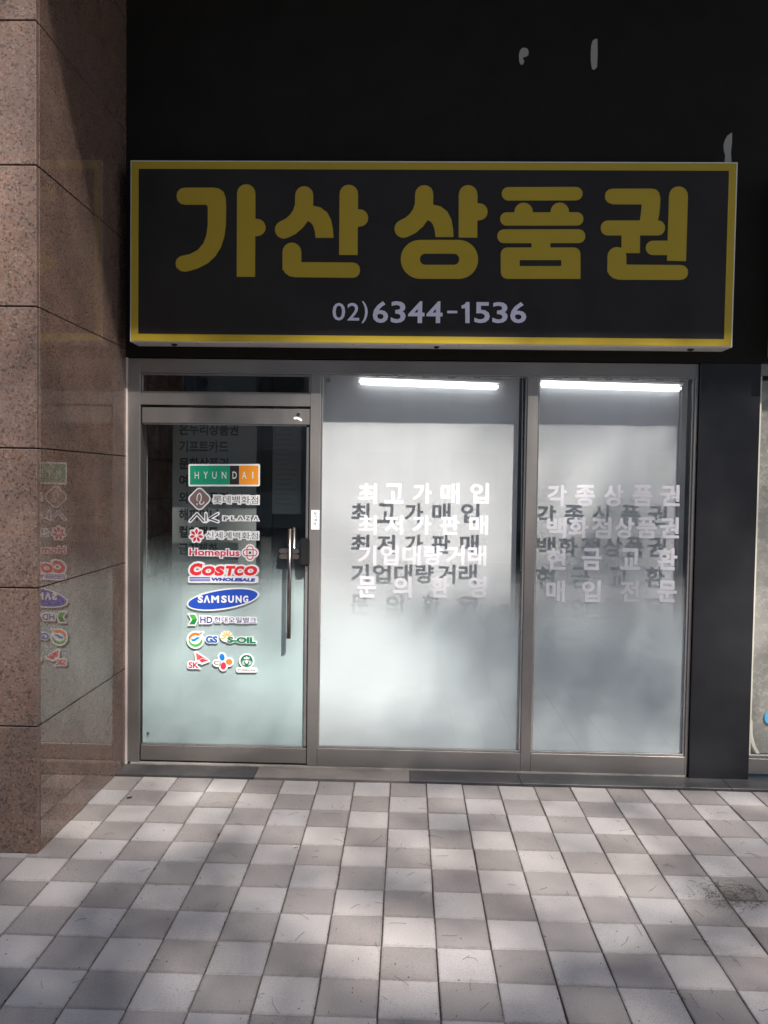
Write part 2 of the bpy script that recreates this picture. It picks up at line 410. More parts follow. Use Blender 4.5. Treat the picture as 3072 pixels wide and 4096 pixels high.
# ------------------------------------------------------------------ granite pillar
pil = thing('granite_pillar', (-2.1, -.4, 0), 'tall pink speckled granite pillar left of the shop door', 'pillar')
bx('core', M_gap, pil, -3.2, -1.5695, -.935, .6, 0, 6.4)
ZJ = [0, .575, 1.195, 1.812, 2.430, 3.038, 3.652, 4.27, 4.89, 5.51, 6.13, 6.395]
for k in range(len(ZJ) - 1):
    z0, z1 = ZJ[k] + .003, ZJ[k + 1] - .003
    bx('granite_slab', M_granite, pil, -2.42, -1.5605, -.967, -.937, z0, z1, ch=.0025)
    bx('granite_slab', M_granite, pil, -3.2, -2.425, -.967, -.937, z0, z1, ch=.0025)
    bx('granite_slab', M_polish, pil, -1.568, -1.5585, -.9365, .168, z0 + (.0015 if k % 2 else 0), z1 + .001, ch=.0012)
bm = bmesh.new(); box(bm, -1.5585, -1.549, .160, .176, .012, 2.38); 
mobj('sealant_line', bm, M_sealant, pil)

# ------------------------------------------------------------------ black wall with column, ceiling overhang, sides
wall = thing('black_wall', (.5, .3, 0), 'black painted wall and column framing the shop front above and right', 'wall')
bx('upper_panel', M_black, wall, -1.5685, 4.6, .155, .6, 2.381, 6.4)
bx('column', M_blackcol, wall, 1.709, 2.046, .150, .6, .013, 2.379, ch=.002)
def blob(pts): return pts
FX = lambda x, y: (3.4e-5 * 0 + 0, 0)
# three places where the paint peeled off (crop outlines in metres)
a0, k0 = (.0, .0), .000385
def peel(pts, ox, oz, sx=.000398):
    P = [(ox + x * sx, oz - y * sx) for x, y in pts]
    plate('peeled_patch', P[::-1], .1538, .001, M_peel, wall)
def pw(x, y):  # peel outlines were read in crop pixels; metres on the wall plane
    s = .000937 * 1.0
    return (.404381 + .00097722 * x + 2.45e-5 * y, 4.378756 - .00096696 * y)
for pts in ([(249, 310), (255, 285), (265, 272), (280, 268), (298, 274), (305, 292), (303, 310), (292, 318), (274, 324), (272, 332), (280, 345), (272, 364), (258, 364), (251, 345)],
            [(657, 300), (660, 255), (668, 230), (680, 220), (695, 219), (696, 300), (693, 378), (676, 394), (664, 388), (658, 350)],
            [(1408, 818), (1416, 790), (1430, 765), (1456, 747), (1456, 800), (1450, 860), (1454, 918), (1414, 918), (1418, 880), (1410, 850)]):
    plate('peeled_patch', [pw(*p) for p in pts][::-1], .1538, .001, M_peel, wall)
tag(bx('ceiling_slab', mat('grey_soffit', (.16, .16, .16, 1), .8), None, -14, 16, -2.535, .6, 6.4, 6.8), kind='structure')
bx('building_front', mat('building_render', (.3, .29, .28, 1), .8), None, -14, 16, -2.5, .6, 6.81, 17)
tag(bpy.data.objects['building_front'], kind='structure')

# ------------------------------------------------------------------ shop front frame
fr = thing('shopfront_frame', (.08, .22, 0), 'brushed metal shop front frame with jambs, posts and rails around door and windows', 'window frame')
YF, YB = .17, .30
def fm(name, x0, x1, z0, z1, y0=YF, y1=YB, m=None, ch=.0015): return bx(name, m or M_metal, fr, x0, x1, y0, y1, z0, z1, ch=ch)
fm('jamb', -1.547, -1.479, .022, 2.377)
fm('jamb', 1.690, 1.706, .022, 2.377)
fm('header', -1.478, 1.689, 2.302, 2.377)
fm('transom_bar', -1.478, -.494, 2.112, 2.180)
fm('post', -.493, -.434, .022, 2.301)
fm('post', .748, .806, .022, 2.301)
fm('bottom_rail', -.433, .747, .022, .128)
fm('bottom_rail', .807, 1.689, .022, .128)
fm('cover_strip', -1.478, 1.689, 2.2955, 2.3005, .163, .1695, M_bright, 0)
bx('reveal', M_plastic, fr, 1.690, 1.702, .302, 1.0, .03, 2.37)
# glazing beads
def beads(x0, x1, z0, z1, y=.183, w_=.011, m=None):
    m = m or M_bright
    for a in ((x0, x1, z1 - w_, z1), (x0, x1, z0, z0 + w_), (x0, x0 + w_, z0 + w_ + .0005, z1 - w_ - .0005), (x1 - w_, x1, z0 + w_ + .0005, z1 - w_ - .0005)):
        bx('glazing_bead', m, fr, a[0], a[1], y, y + .012, a[2], a[3], ch=.001)
beads(-.4335, .7475, .1285, 2.3015); beads(.8065, 1.6895, .1285, 2.3015); beads(-1.4775, -.4945, 2.1805, 2.2945, m=M_metal)
bx('transom_pane', M_glass, fr, -1.47, -.50, .1965, .2025, 2.185, 2.29)
bm = bmesh.new(); box(bm, -.4815, -.4345, .1675, .1695, 1.405, 1.517, ch=.0008)
pl = mobj('pull_sticker', bm, M_white, fr); pl['label'] = 'small white sticker with vertical lettering on the door post'
M_ink = mat('dark_violet_ink', srgb(70, 62, 84), .6)
for k, ch_ in enumerate('당기세요'):
    zt = 1.507 - k * .019; text('letter', ch_, -.466, -.449, zt - .0165, zt, .1672, .0002, M_ink, pl, bold=.03)
text('letter', 'PULL', -.470, -.447, 1.416, 1.423, .1672, .0002, M_ink, pl)

# ------------------------------------------------------------------ door
YD = .186
door = thing('glass_door', (-.98, .2, .03), 'framed glass shop door with frosted lower half and column of logo stickers', 'door')
bx('top_rail', M_metal, door, -1.470, -.497, .176, .212, 2.008, 2.097, ch=.002)
bx('bottom_rail', M_metal, door, -1.473, -.497, .176, .212, .034, .122, ch=.002)
bx('glass_pane', M_glass, door, -1.469, -.499, YD + .0045, YD + .0125, .1225, 2.0075)
bx('frosted_film', M_filmdoor, door, -1.4685, -.5, YD + .0135, YD + .0138, .1235, 2.0065)
bx('edge_strip', M_bright, door, -.5155, -.5005, YD - .003, YD + .003, .135, 1.993, ch=.001)
bx('lower_bead', M_bright, door, -1.469, -.516, YD - .006, YD + .003, .1225, .1335, ch=.001)
bx('upper_bead', M_bright, door, -1.469, -.516, YD - .004, YD + .003, 1.999, 2.0075, ch=.001)
bm = bmesh.new(); cyl(bm, (-.563, .170, 2.066), (-.563, .1755, 2.066), .0095, 20); mobj('lock_cylinder', bm, M_chrome, door)
bm = bmesh.new(); prism(bm, stroke([(-.583, 2.044), (-.571, 2.047), (-.557, 2.041), (-.548, 2.034)], .014), .1748, .001); mobj('worn_sticker', bm, M_white, door)
bm = bmesh.new(); ring(bm, ell(-1.434, .186, .0085, .0085, 20), ell(-1.434, .186, .005, .005, 20), YD - .0005 + .004, .001); cyl(bm, (-1.434, YD + .003, .186), (-1.434, YD + .004, .186), .003, 10)
mobj('glass_mark', bm, M_gap, door)
# pull bar outside, its twin inside, clamp plate and electronic lock
bm = bmesh.new(); cyl(bm, (-.6005,   .135, .777), (-.6000, .135, 1.410), .0122, 24)
h = mobj('handle_bar', bm, M_chrome, door, True)
bm = bmesh.new()
for z in (.84, 1.262, 1.35):
    if z != 1.262: cyl(bm, (-.600, .136, z), (-.600, YD + .004, z), .006, 10)
mobj('standoff', bm, M_chrome, h)
bm = bmesh.new(); cyl(bm, (-.590, .243, .777), (-.590, .243, 1.410), .0145, 20); mobj('inner_handle_bar', bm, M_chrome, door, True)
bm = bmesh.new()
for zz in (1.2795, 1.2475): prism(bm, [(x, z) for x, z in rrect(-.663, -.548, zz - .0145, zz + .0145, .0142, 6)], .158, .032)
cl = mobj('handle_clamp', bm, M_chrome, door)
bm = bmesh.new(); box(bm, -.655, -.55, .166, .19, 1.258, 1.270); mobj('clamp_slot', bm, M_gap, cl)
bm = bmesh.new(); box(bm, -.549, -.487, .138, .184, 1.193, 1.355); bmesh.ops.bevel(bm, geom=list(bm.edges), offset=.013, segments=4, affect='EDGES')
lk = mobj('electronic_lock', bm, M_gloss, door)

# --- stickers: 2D drawings in crop pixels, mapped to the door glass
def C5(x, y): return (.00033459 * x + 2.249e-6 * y - 1.280998, 5.188e-6 * x - .00033291 * y + 1.8240236)
def C6(x, y): return (.00033616 * x + 2.270e-6 * y - 1.2784083, 6.411e-6 * x - .00033606 * y + 1.2421993)
YS = YD + .0037
PAL = {}
def pc(*c):
    if c not in PAL: PAL[c] = mat('sticker_ink', srgb(*c), .5)
    return PAL[c]
def sticker(label):
    o = bpy.data.objects.new('sticker', None); COL.objects.link(o); o.parent = door; o.matrix_parent_inverse = Matrix.Translation(-Vector(PLOC[door.name])); o.empty_display_size = .05
    PLOC[o.name] = (0, 0, 0); o['label'] = label; o['_l'] = 0; return o
def shp(st, C, pts, c, lay, name='shape'):
    bm = bmesh.new(); prism(bm, [C(*p) for p in pts], YS - .0003 * lay, .0002); return mobj(name, bm, M_white if c == 'w' else pc(*c), st)
def stx(st, C, s, x0, x1, y0, y1, c, lay, bold=.0, extra=None, shear=0, name='lettering', bname='backing', ex=.14):
    (X0, Z1), (X1, Z0) = C(x0, y0), C(x1, y1)
    if extra: text(bname, s, X0, X1, Z0, Z1, YS - .0004, .0003, M_white, st, bold=bold, shear=shear, extra=ex)
    text(name, s, X0, X1, Z0, Z1, YS - .0003 * lay - .0008, .0001, M_white if c == 'w' else pc(*c), st, bold=bold, shear=shear)
R2 = lambda pts: pts
st = sticker('green, black and orange rectangular logo sticker with white letters, topmost on the door')
shp(st, C5, rrect(236, 1482, 158, 546, 25), 'w', 1, 'backing'); shp(st, C5, [(262, 186), (955, 186), (955, 516), (262, 516)], (15, 150, 112), 2)
shp(st, C5, [(956, 186), (1120, 186), (1120, 516), (956, 516)], (38, 32, 40), 2); shp(st, C5, [(1121, 186), (1456, 186), (1456, 516), (1121, 516)], (236, 150, 40), 2)
for ch_, xc, w_ in (('H', 382, 72), ('Y', 538, 76), ('U', 690, 74), ('N', 858, 78), ('D', 1042, 72), ('A', 1210, 76), ('I', 1358, 16)):
    stx(st, C5, ch_, xc - w_ / 2, xc + w_ / 2, 290, 415, 'w', 3, name='letter')
st = sticker('brown rounded diamond logo sticker with grey Korean lettering')
def diam(cx, cy_, r, rad):
    base = rrect(-r, r, -r, r, rad, 8); c = math.cos(math.pi / 4)
    return [(cx + (x - y) * c, cy_ + (x + y) * c) for x, y in base]
shp(st, C5, diam(428, 765, 163, 85), 'w', 1, 'backing'); shp(st, C5, diam(428, 765, 141, 70), (128, 106, 104), 2)
shp(st, C5, stroke([(385, 792), (384, 745), (398, 690), (428, 665), (452, 690), (462, 735), (450, 790), (432, 822), (392, 800)], 17), 'w', 3)
shp(st, C5, stroke([(440, 850), (462, 862), (495, 845), (508, 815)], 17), 'w', 4); shp(st, C5, stroke([(432, 822), (430, 845), (445, 856)], 16), 'w', 5); shp(st, C5, ell(386, 856, 14, 14, 12), 'w', 3)
stx(st, C5, '롯데백화점', 672, 1452, 708, 850, (92, 80, 84), 2, 0, True, ex=.16)
st = sticker('navy line logo sticker with spaced capital lettering edged in white')
for k, pts in enumerate(([(262, 1155), (383, 1025), (505, 1160)], [(540, 1020), (540, 1155)], [(752, 1022), (610, 1112), (752, 1162)], [(540, 1160), (620, 1105)])):
    shp(st, C5, stroke(pts, 62), 'w', 1 + .12 * k, 'backing')
for k, pts in enumerate(([(262, 1155), (383, 1025), (505, 1160)], [(542, 1022), (542, 1155)], [(752, 1022), (598, 1108), (752, 1162)])):
    shp(st, C5, stroke(pts, 24, False, False), (62, 58, 84), 2 + .3 * k)
for k, ch_ in enumerate('PLΛZΛ'): stx(st, C5, ch_, (850, 980, 1095, 1235, 1372)[k], (925, 1050, 1190, 1310, 1452)[k], 1070, 1140, (74, 70, 92), 2, .03, True, name='letter', ex=.20)
st = sticker('red seven petalled flower logo sticker with grey Korean lettering')
shp(st, C5, ell(375, 1405, 122, 118, 20), 'w', 1, 'backing')
for k in range(7):
    a = -math.pi / 2 + 2 * math.pi * k / 7; cx, cy_ = 375 + 74 * math.cos(a), 1405 + 74 * math.sin(a)
    shp(st, C5, ell(375 + 70 * math.cos(a), 1405 + 70 * math.sin(a), 74, 52, 14, a), 'w', 1.2 + .1 * k, 'backing')
    shp(st, C5, [(375 + 24 * math.cos(a), 1405 + 24 * math.sin(a))] + [(375 + r_ * math.cos(a + b), 1405 + r_ * math.sin(a + b)) for r_, b in ((60, -.36), (90, -.27), (124, 0), (90, .27), (60, .36))], (212, 40, 66), 4.5, 'petal')
stx(st, C5, '신세계백화점', 545, 1448, 1335, 1470, (70, 66, 88), 2, 0, True, ex=.16)
st = sticker('crimson lettered logo sticker with crossed loop emblem')
stx(st, C5, 'Homeplus', 250, 1130, 1632, 1802, (205, 42, 84), 2, .025, True, ex=.09)
for k, (a, b, c_, d, r_) in enumerate(((1225, 1395, 1552, 1860, 84), (1158, 1466, 1620, 1792, 84))): shp(st, C5, rrect(a, b, c_, d, r_), 'w', 1 + .2 * k, 'backing')
for k, (a, b, c_, d, r_) in enumerate(((1250, 1372, 1578, 1832, 60), (1184, 1440, 1644, 1766, 60))):
    bm = bmesh.new(); ring(bm, [C5(*p) for p in rrect(a, b, c_, d, r_)], [C5(*p) for p in rrect(a + 16, b - 16, c_ + 16, d - 16, r_ - 16)], YS - .0009 - .0001 * k, .0002); mobj('loop', bm, pc(205, 42, 84), st)
shp(st, C5, [(1290, 1684), (1332, 1684), (1332, 1726), (1290, 1726)], (60, 70, 70), 3)
st = sticker('large red slanted lettering over small blue lettering with speed stripes')
shp(st, C6, [(245, 360), (1420, 372), (1408, 492), (245, 480)], 'w', 1, 'backing'); shp(st, C6, rrect(225, 1455, 368, 484, 24), 'w', .8, 'backing')
stx(st, C6, 'C', 262, 470, 138, 358, (226, 44, 56), 2, .07, True, .18, ex=.13, name='letter')
for ch_, a, b in (('O', 470, 700), ('S', 700, 862), ('T', 880, 1040), ('C', 1035, 1200), ('O', 1205, 1435)):
    stx(st, C6, ch_, a, b, 188, 364, (226, 44, 56), 2.2, .07, True, .2, ex=.13, name='letter')
for y_ in (383, 410, 438): shp(st, C6, [(255, y_), (610, y_ + 3), (618, y_ + 20), (255, y_ + 17)], (38, 62, 168), 2, 'stripe')
stx(st, C6, 'WHOLESALE', 628, 1396, 392, 465, (38, 62, 168), 2.4, .06, None, .22)
st = sticker('blue slanted ellipse logo sticker with white capitals')
shp(st, C6, ell(836, 772, 640, 182, 40, -.147), 'w', 1, 'backing'); shp(st, C6, ell(836, 772, 612, 156, 40, -.147), (34, 76, 182), 2)
for ch_, a, b in (('S', 398, 490), ('Λ', 500, 615), ('M', 635, 770), ('S', 808, 905), ('U', 928, 1030), ('N', 1060, 1165), ('G', 1188, 1280)):
    stx(st, C6, ch_, a, b, 705, 835, 'w', 3, .045, name='letter')
st = sticker('green folded arrow logo sticker with navy letters')
shp(st, C6, [(215, 1015), (362, 1018), (412, 1125), (360, 1235), (215, 1235), (270, 1125)], 'w', 1, 'backing')
shp(st, C6, [(245, 1040), (348, 1040), (388, 1125), (300, 1125)], (70, 176, 74), 2); shp(st, C6, [(300, 1126), (388, 1126), (345, 1212), (245, 1212)], (28, 132, 62), 2)
stx(st, C6, 'HD', 442, 655, 1072, 1188, (62, 50, 138), 2, .02, True, ex=.15); stx(st, C6, '현대오일뱅크', 688, 1418, 1076, 1190, (62, 50, 138), 2, .005, True, ex=.15)
st = sticker('round orange, blue and green swirl logo sticker with blue letters')
shp(st, C6, ell(358, 1480, 158, 158, 30), 'w', 1, 'backing'); shp(st, C6, stroke([(440, 1370), (485, 1350)], 56), 'w', 1.2, 'backing')
def crescent(cx, cy_, r1, r2, a0_, a1_, dx, dy, n=14):
    o1 = [(cx + r1 * math.cos(a0_ + (a1_ - a0_) * i / n), cy_ + r1 * math.sin(a0_ + (a1_ - a0_) * i / n)) for i in range(n + 1)]
    o2 = [(cx + dx + r2 * math.cos(a0_ + (a1_ - a0_) * i / n), cy_ + dy + r2 * math.sin(a0_ + (a1_ - a0_) * i / n)) for i in range(n + 1)]
    return o1 + o2[::-1]
shp(st, C6, crescent(358, 1480, 128, 106, 3.35, 5.3, 8, 28), (236, 120, 54), 2); shp(st, C6, stroke([(360, 1370), (420, 1385), (462, 1360)], 26), (236, 120, 54), 2.4)
shp(st, C6, crescent(358, 1478, 128, 106, .15, 3.0, -4, -26), (72, 172, 82), 2); shp(st, C6, [(272, 1470), (330, 1465), (385, 1430), (450, 1445), (405, 1465), (350, 1505), (300, 1510)], (18, 128, 200), 2)
stx(st, C6, 'GS', 538, 742, 1410, 1535, (24, 92, 176), 2, .05, True, ex=.10)
st = sticker('yellow petal fan logo sticker with green capitals')
shp(st, C6, ell(895, 1420, 112, 98, 18), 'w', .8, 'backing')
for k in range(6):
    a = math.radians(-30 - 34 * k + 8); shp(st, C6, ell(905 + 62 * math.cos(a), 1435 + 72 * math.sin(a), 46, 13, 10, a), (236, 186, 84), 3, 'petal')
stx(st, C6, 'S-OIL', 915, 1412, 1425, 1540, (18, 122, 78), 3.6, .055, True, ex=.10)
st = sticker('red wing shaped logo sticker with two red letters')
shp(st, C6, [(335, 1685), (370, 1672), (612, 1840), (606, 1868), (470, 1920), (350, 1870)], 'w', 1, 'backing')
shp(st, C6, [(365, 1705), (440, 1752), (430, 1822), (382, 1840)], (232, 92, 84), 2); shp(st, C6, [(440, 1752), (585, 1838), (465, 1882), (420, 1830)], (214, 58, 76), 2.2); shp(st, C6, stroke([(430, 1830), (470, 1800), (560, 1830)], 8), 'w', 3)
stx(st, C6, 'SK', 236, 416, 1868, 1978, (206, 42, 62), 2.4, .03, True, ex=.14)
st = sticker('blue, orange and red petal logo sticker with two thin dark letters')
for k, (a, b, c_, d, r_) in enumerate(((822, 1785, 78, 92, -.2), (943, 1868, 86, 86, .3), (845, 1938, 82, 96, .1), (740, 1885, 88, 70, 0))): shp(st, C6, ell(a, b, c_, d, 18, r_), 'w', .7 + .15 * k, 'backing')
shp(st, C6, ell(822, 1785, 46, 62, 18, -.2), (16, 118, 202), 2); shp(st, C6, ell(945, 1868, 58, 52, 18, .3), (238, 128, 60), 2); shp(st, C6, ell(845, 1938, 50, 66, 18, .12), (214, 52, 74), 2)
stx(st, C6, 'CJ', 682, 795, 1848, 1935, (60, 60, 72), 2.6)
st = sticker('round green and white coffee logo sticker above a white name tab')
shp(st, C6, ell(1252, 1850, 134, 134, 30), 'w', 1, 'backing'); shp(st, C6, rrect(1070, 1438, 1962, 2052, 30), 'w', .7, 'backing')
shp(st, C6, ell(1252, 1850, 108, 108, 30), (24, 108, 78), 2)
shp(st, C6, ell(1252, 1862, 24, 34, 14), 'w', 3); shp(st, C6, [(1208, 1815), (1200, 1782), (1228, 1796), (1252, 1762), (1276, 1796), (1304, 1782), (1296, 1815)], 'w', 3)
for s_ in (-1, 1):
    for q in range(3): shp(st, C6, stroke([(1252 + s_ * (34 + 20 * q), 1835 + 8 * q), (1252 + s_ * (50 + 16 * q), 1880), (1252 + s_ * (34 + 16 * q), 1925 - 6 * q)], 7), 'w', 3)
stx(st, C6, 'STARBUCKS', 1100, 1400, 1993, 2022, (56, 58, 60), 2, .015)

# ------------------------------------------------------------------ windows with white lettering
YW = .196
def W1(x, y): return (.00078397 * x + 1.258e-5 * y - .5061787, 1.285e-5 * x - .00078634 * y + 2.4139711)
def W2(x, y): return (.00088705 * x + 2.2135e-5 * y + .6411669, 1.4544e-5 * x - .00089556 * y + 2.4256531)
def window(x0, x1, label, rows, C):
    o = thing('shop_window', ((x0 + x1) / 2, YW, .13), label, 'window')
    bx('glass_pane', M_glass, o, x0, x1, YW, YW + .006, .129, 2.3010)
    bx('frosted_film', M_film, o, x0 + .001, x1 - .001, YW + .0068, YW + .0071, .13, 2.3)
    for y0, y1, items in rows:
        for ch_, a, b in items:
            (X0, Z1), (X1, Z0) = C(a, y0), C(b, y1)
            text('letter', ch_, X0, X1, Z0, Z1, YW - .0006, .0003, M_wletter, o, bold=.03)
    return o
def dy(y0, y1, s, xs, wd): return (y0, y1, [(c, x, x + wd) for c, x in zip(s, xs)])
win1 = window(-.4325, .7465, 'wide shop window with five white rows of Korean lettering, right beside the door',
    [dy(945, 1097, '최고가매입', (358, 553, 760, 965, 1180), 136), dy(1180, 1325, '최저가판매', (356, 550, 757, 963, 1175), 136),
     dy(1402, 1552, '기업대량거래', (355, 520, 682, 842, 1005, 1165), 133), dy(1630, 1790, '문의환영', (350, 613, 890, 1165), 136)], W1)
win1['label'] = 'wide shop window with four white rows of Korean lettering, right beside the door'
win2 = window(.8075, 1.6885, 'narrower shop window with four white lettering rows, next to the black column',
    [dy(835, 973, '각종상품권', (241, 422, 606, 790, 967), 122), dy(1042, 1178, '백화점상품권', (238, 380, 528, 675, 818, 962), 122),
     dy(1240, 1382, '현금교환', (234, 464, 711, 950), 122), dy(1448, 1590, '매입전문', (231, 461, 710, 950), 120)], W2)
bm = bmesh.new(); ring(bm, ell(-.395, 2.266, .012, .012, 18), ell(-.395, 2.266, .009, .009, 18), YW - .001, .001); cyl(bm, (-.395, YW - .001, 2.266), (-.395, YW, 2.266), .004, 8)
mobj('glass_mark', bm, M_gap, win1)

# roller blinds close behind the glass
def blind(x0, x1, label, ctop, cbot, cx0, cx1):
    o = thing('roller_blind', ((x0 + x1) / 2, .27, .13), label, 'blind', 'white roller blinds behind the shop windows')
    bm = bmesh.new(); n = 40
    col = []
    for i in range(n + 1):
        x = x0 + (x1 - x0) * i / n; yb = .271 + .0006 * math.sin(i * .5)
        col.append([bm.verts.new((x, yb, z)) for z in (.265, 2.34)])
    for i in range(n): bm.faces.new((col[i][0], col[i + 1][0], col[i + 1][1], col[i][1]))
    bmesh.ops.solidify(bm, geom=list(bm.faces), thickness=.0008)
    mobj('fabric', bm, M_blind, o)
    bm = bmesh.new(); box(bm, x0, x1, .267, .279, .252, .270, ch=.003); mobj('bottom_bar', bm, M_plastic, o)
    bm = bmesh.new()
    for k in range(int((ctop - cbot) / .0078)):
        z = ctop - k * .0078; t = (ctop - z) / (ctop - cbot)
        for dx in (0,): bmesh.ops.create_icosphere(bm, subdivisions=1, radius=.0031, matrix=Matrix.Translation((cx0 + (cx1 - cx0) * t, .262, z)))
    cyl(bm, (cx0, .262, ctop), (cx1, .262, cbot), .0008, 4)
    sph(bm, (cx1, .262, cbot - .004), .006)
    mobj('bead_chain', bm, M_bead, o)
    return o
blind(-.452, .712, 'white roller blind filling the wide window behind the lettering', 2.29, 1.185, .729, .7405)
blind(.815, 1.634, 'white roller blind in the narrow window beside the black column', 2.29, 1.203, 1.643, 1.6455)
bm = bmesh.new()
for k in range(96): bmesh.ops.create_icosphere(bm, subdivisions=1, radius=.0033, matrix=Matrix.Translation((-1.480, .3, 1.868 - k * .0078)))
mobj('spare_chain', bm, M_bead, None); tag(bpy.data.objects['spare_chain'], 'thin pale bead chain hanging inside the left edge of the door', 'blind chain'); bpy.data.objects['spare_chain'].name = 'bead_chain'

# lit battens between glass and blind
def batten(x0, x1, z0, z1, label):
    o = thing('led_batten', ((x0 + x1) / 2, .235, (z0 + z1) / 2), label, 'lamp', 'lit tube lamps at the top of the shop windows')
    th = math.atan2(z1 - z0, x1 - x0); mtx = Matrix.Translation((0, 0, 0))
    def rot(bm): bmesh.ops.rotate(bm, verts=bm.verts, cent=((x0 + x1) / 2, .235, (z0 + z1) / 2), matrix=Matrix.Rotation(-th, 3, 'Y'))
    zc = (z0 + z1) / 2
    bm = bmesh.new(); box(bm, x0 + .004, x1 - .004, .216, .256, zc - .017, zc + .019); bmesh.ops.bevel(bm, geom=[e for e in bm.edges], offset=.011, segments=3, affect='EDGES'); rot(bm)
    mobj('diffuser', bm, M_led, o, True)
    bm = bmesh.new(); box(bm, x0 - .004, x1 + .004, .214, .258, zc + .0195, zc + .034, ch=.002); rot(bm); hs = mobj('housing', bm, M_plastic, o)
    for k in range(5):
        bm = bmesh.new(); xx = x0 + (x1 - x0) * (k + .7) / 5.6; prism(bm, [(xx - .03, zc + .046), (xx - .02, zc + .036), (xx + .02, zc + .036), (xx + .03, zc + .046)], .212, .004)
        mobj('clip', bm, M_bright, hs)
batten(-.224, .590, 2.2655, 2.2425, 'lit white tube lamp at the top of the wide window near the door')
batten(.822, 1.634, 2.2610, 2.2440, 'lit white tube lamp at the top of the narrow window near the column')

# ------------------------------------------------------------------ shop sign
sg = thing('shop_sign', (.17, .07, 2.94), 'long black shop sign with yellow border and big yellow Korean letters', 'sign')
SX0, SX1, SZ0, SZ1 = -1.482, 1.8235, 2.443, 3.435
bx('casing', M_signwhite, sg, SX0, SX1, .003, .152, SZ0, SZ1, ch=.002)
bx('face_panel', M_signblack, sg, SX0 + .048, SX1 - .048, .0005, .0028, SZ0 + .038, SZ1 - .038)
for a in ((SX0 + .008, SX1 - .008, SZ1 - .047, SZ1 - .008), (SX0 + .008, SX1 - .008, SZ0 + .006, SZ0 + .044), (SX0 + .008, SX0 + .047, SZ0 + .0442, SZ1 - .0472), (SX1 - .047, SX1 - .008, SZ0 + .0442, SZ1 - .0472)):
    bx('yellow_border', M_signyellow, sg, a[0], a[1], -.0002, .0025, a[2], a[3])
for x in (-1.25, .22, 1.62):
    bm = bmesh.new(); box(bm, x - .014, x + .014, .05, .075, SZ0 - .008, SZ0 - .001); box(bm, x - .007, x + .007, .055, .068, SZ0 - .012, SZ0 - .008); mobj('drain_fitting', bm, M_gap, sg)
for x in [-1.4 + .29 * i for i in range(12)]:
    bm = bmesh.new(); cyl(bm, (x, .02, SZ0 - .002), (x, .02, SZ0), .0035, 8); mobj('rivet', bm, M_bright, sg)
def SA(x, y): return (.001078 * x + 1.154e-5 * y - 1.5105, 6.79e-6 * x - .00106276 * y + 3.486144)
def SB(x, y): return (.001116993 * x + 2.585e-5 * y + .134875, 7.256e-6 * x - .00111169 * y + 3.4913217)
def sletter(C, parts):
    bm = bmesh.new()
    for k, p in enumerate(parts):
        y = -.0010 - .00012 * k
        if p[0] == 's': prism(bm, [C(*q) for q in stroke(*p[1:])], y, .0018)
        elif p[0] == 'p': prism(bm, [C(*q) for q in p[1]], y, .0018)
        else: ring(bm, [C(*q) for q in p[1]], [C(*q) for q in p[2]], y, .0018)
    mobj('letter', bm, M_signyellow, sg)
sletter(SA, [('p', [(308, 190), (455, 190), (480, 195), (505, 212), (516, 245), (518, 290), (516, 380), (508, 440), (490, 495), (462, 540), (422, 577), (372, 603), (335, 614), (305, 621), (280, 615), (262, 600), (256, 579), (262, 556), (280, 541), (330, 530), (370, 510), (400, 475), (417, 430), (423, 380), (424, 290), (420, 280), (412, 277), (308, 277), (285, 272), (268, 255), (264, 233), (268, 212), (285, 195)]),
             ('s', [(621, 220), (618, 646)], 94, True, False), ('s', [(640, 394), (676, 394)], 88, False, True)])
def siot(dx, dyy): return [('s', [(917 + dx, 230 + dyy), (916 + dx, 285 + dyy), (902 + dx, 328 + dyy), (878 + dx, 362 + dyy), (848 + dx, 388 + dyy), (813 + dx, 405 + dyy)], 92),
                          ('p', [(925 + dx, 283 + dyy), (962 + dx, 283 + dyy), (1000 + dx, 292 + dyy), (1034 + dx, 318 + dyy), (1054 + dx, 356 + dyy), (1063 + dx, 400 + dyy), (1066 + dx, 447 + dyy), (975 + dx, 447 + dyy), (971 + dx, 412 + dyy), (962 + dx, 384 + dyy), (952 + dx, 370 + dyy), (936 + dx, 361 + dyy), (915 + dx, 372 + dyy)])]
sletter(SA, siot(0, 0) + [('s', [(1144, 224), (1142, 534)], 94, True, False), ('s', [(1160, 346), (1199, 346)], 88, False, True),
                          ('s', [(854, 520), (855, 611), (1161, 611)], 90) if False else ('s', [(854, 519), (854, 612)], 96, True, False),
                          ('p', rrect(806, 1202, 571, 650, 1)[:0] + [(806, 590), (902, 571), (1165, 573), (1185, 578), (1198, 592), (1202, 612), (1197, 632), (1184, 646), (1165, 651), (870, 648), (840, 642), (818, 626), (807, 600)])])
dA = lambda x: x
sletter(SA, siot(609, -4) )
ang = [SA, SB]
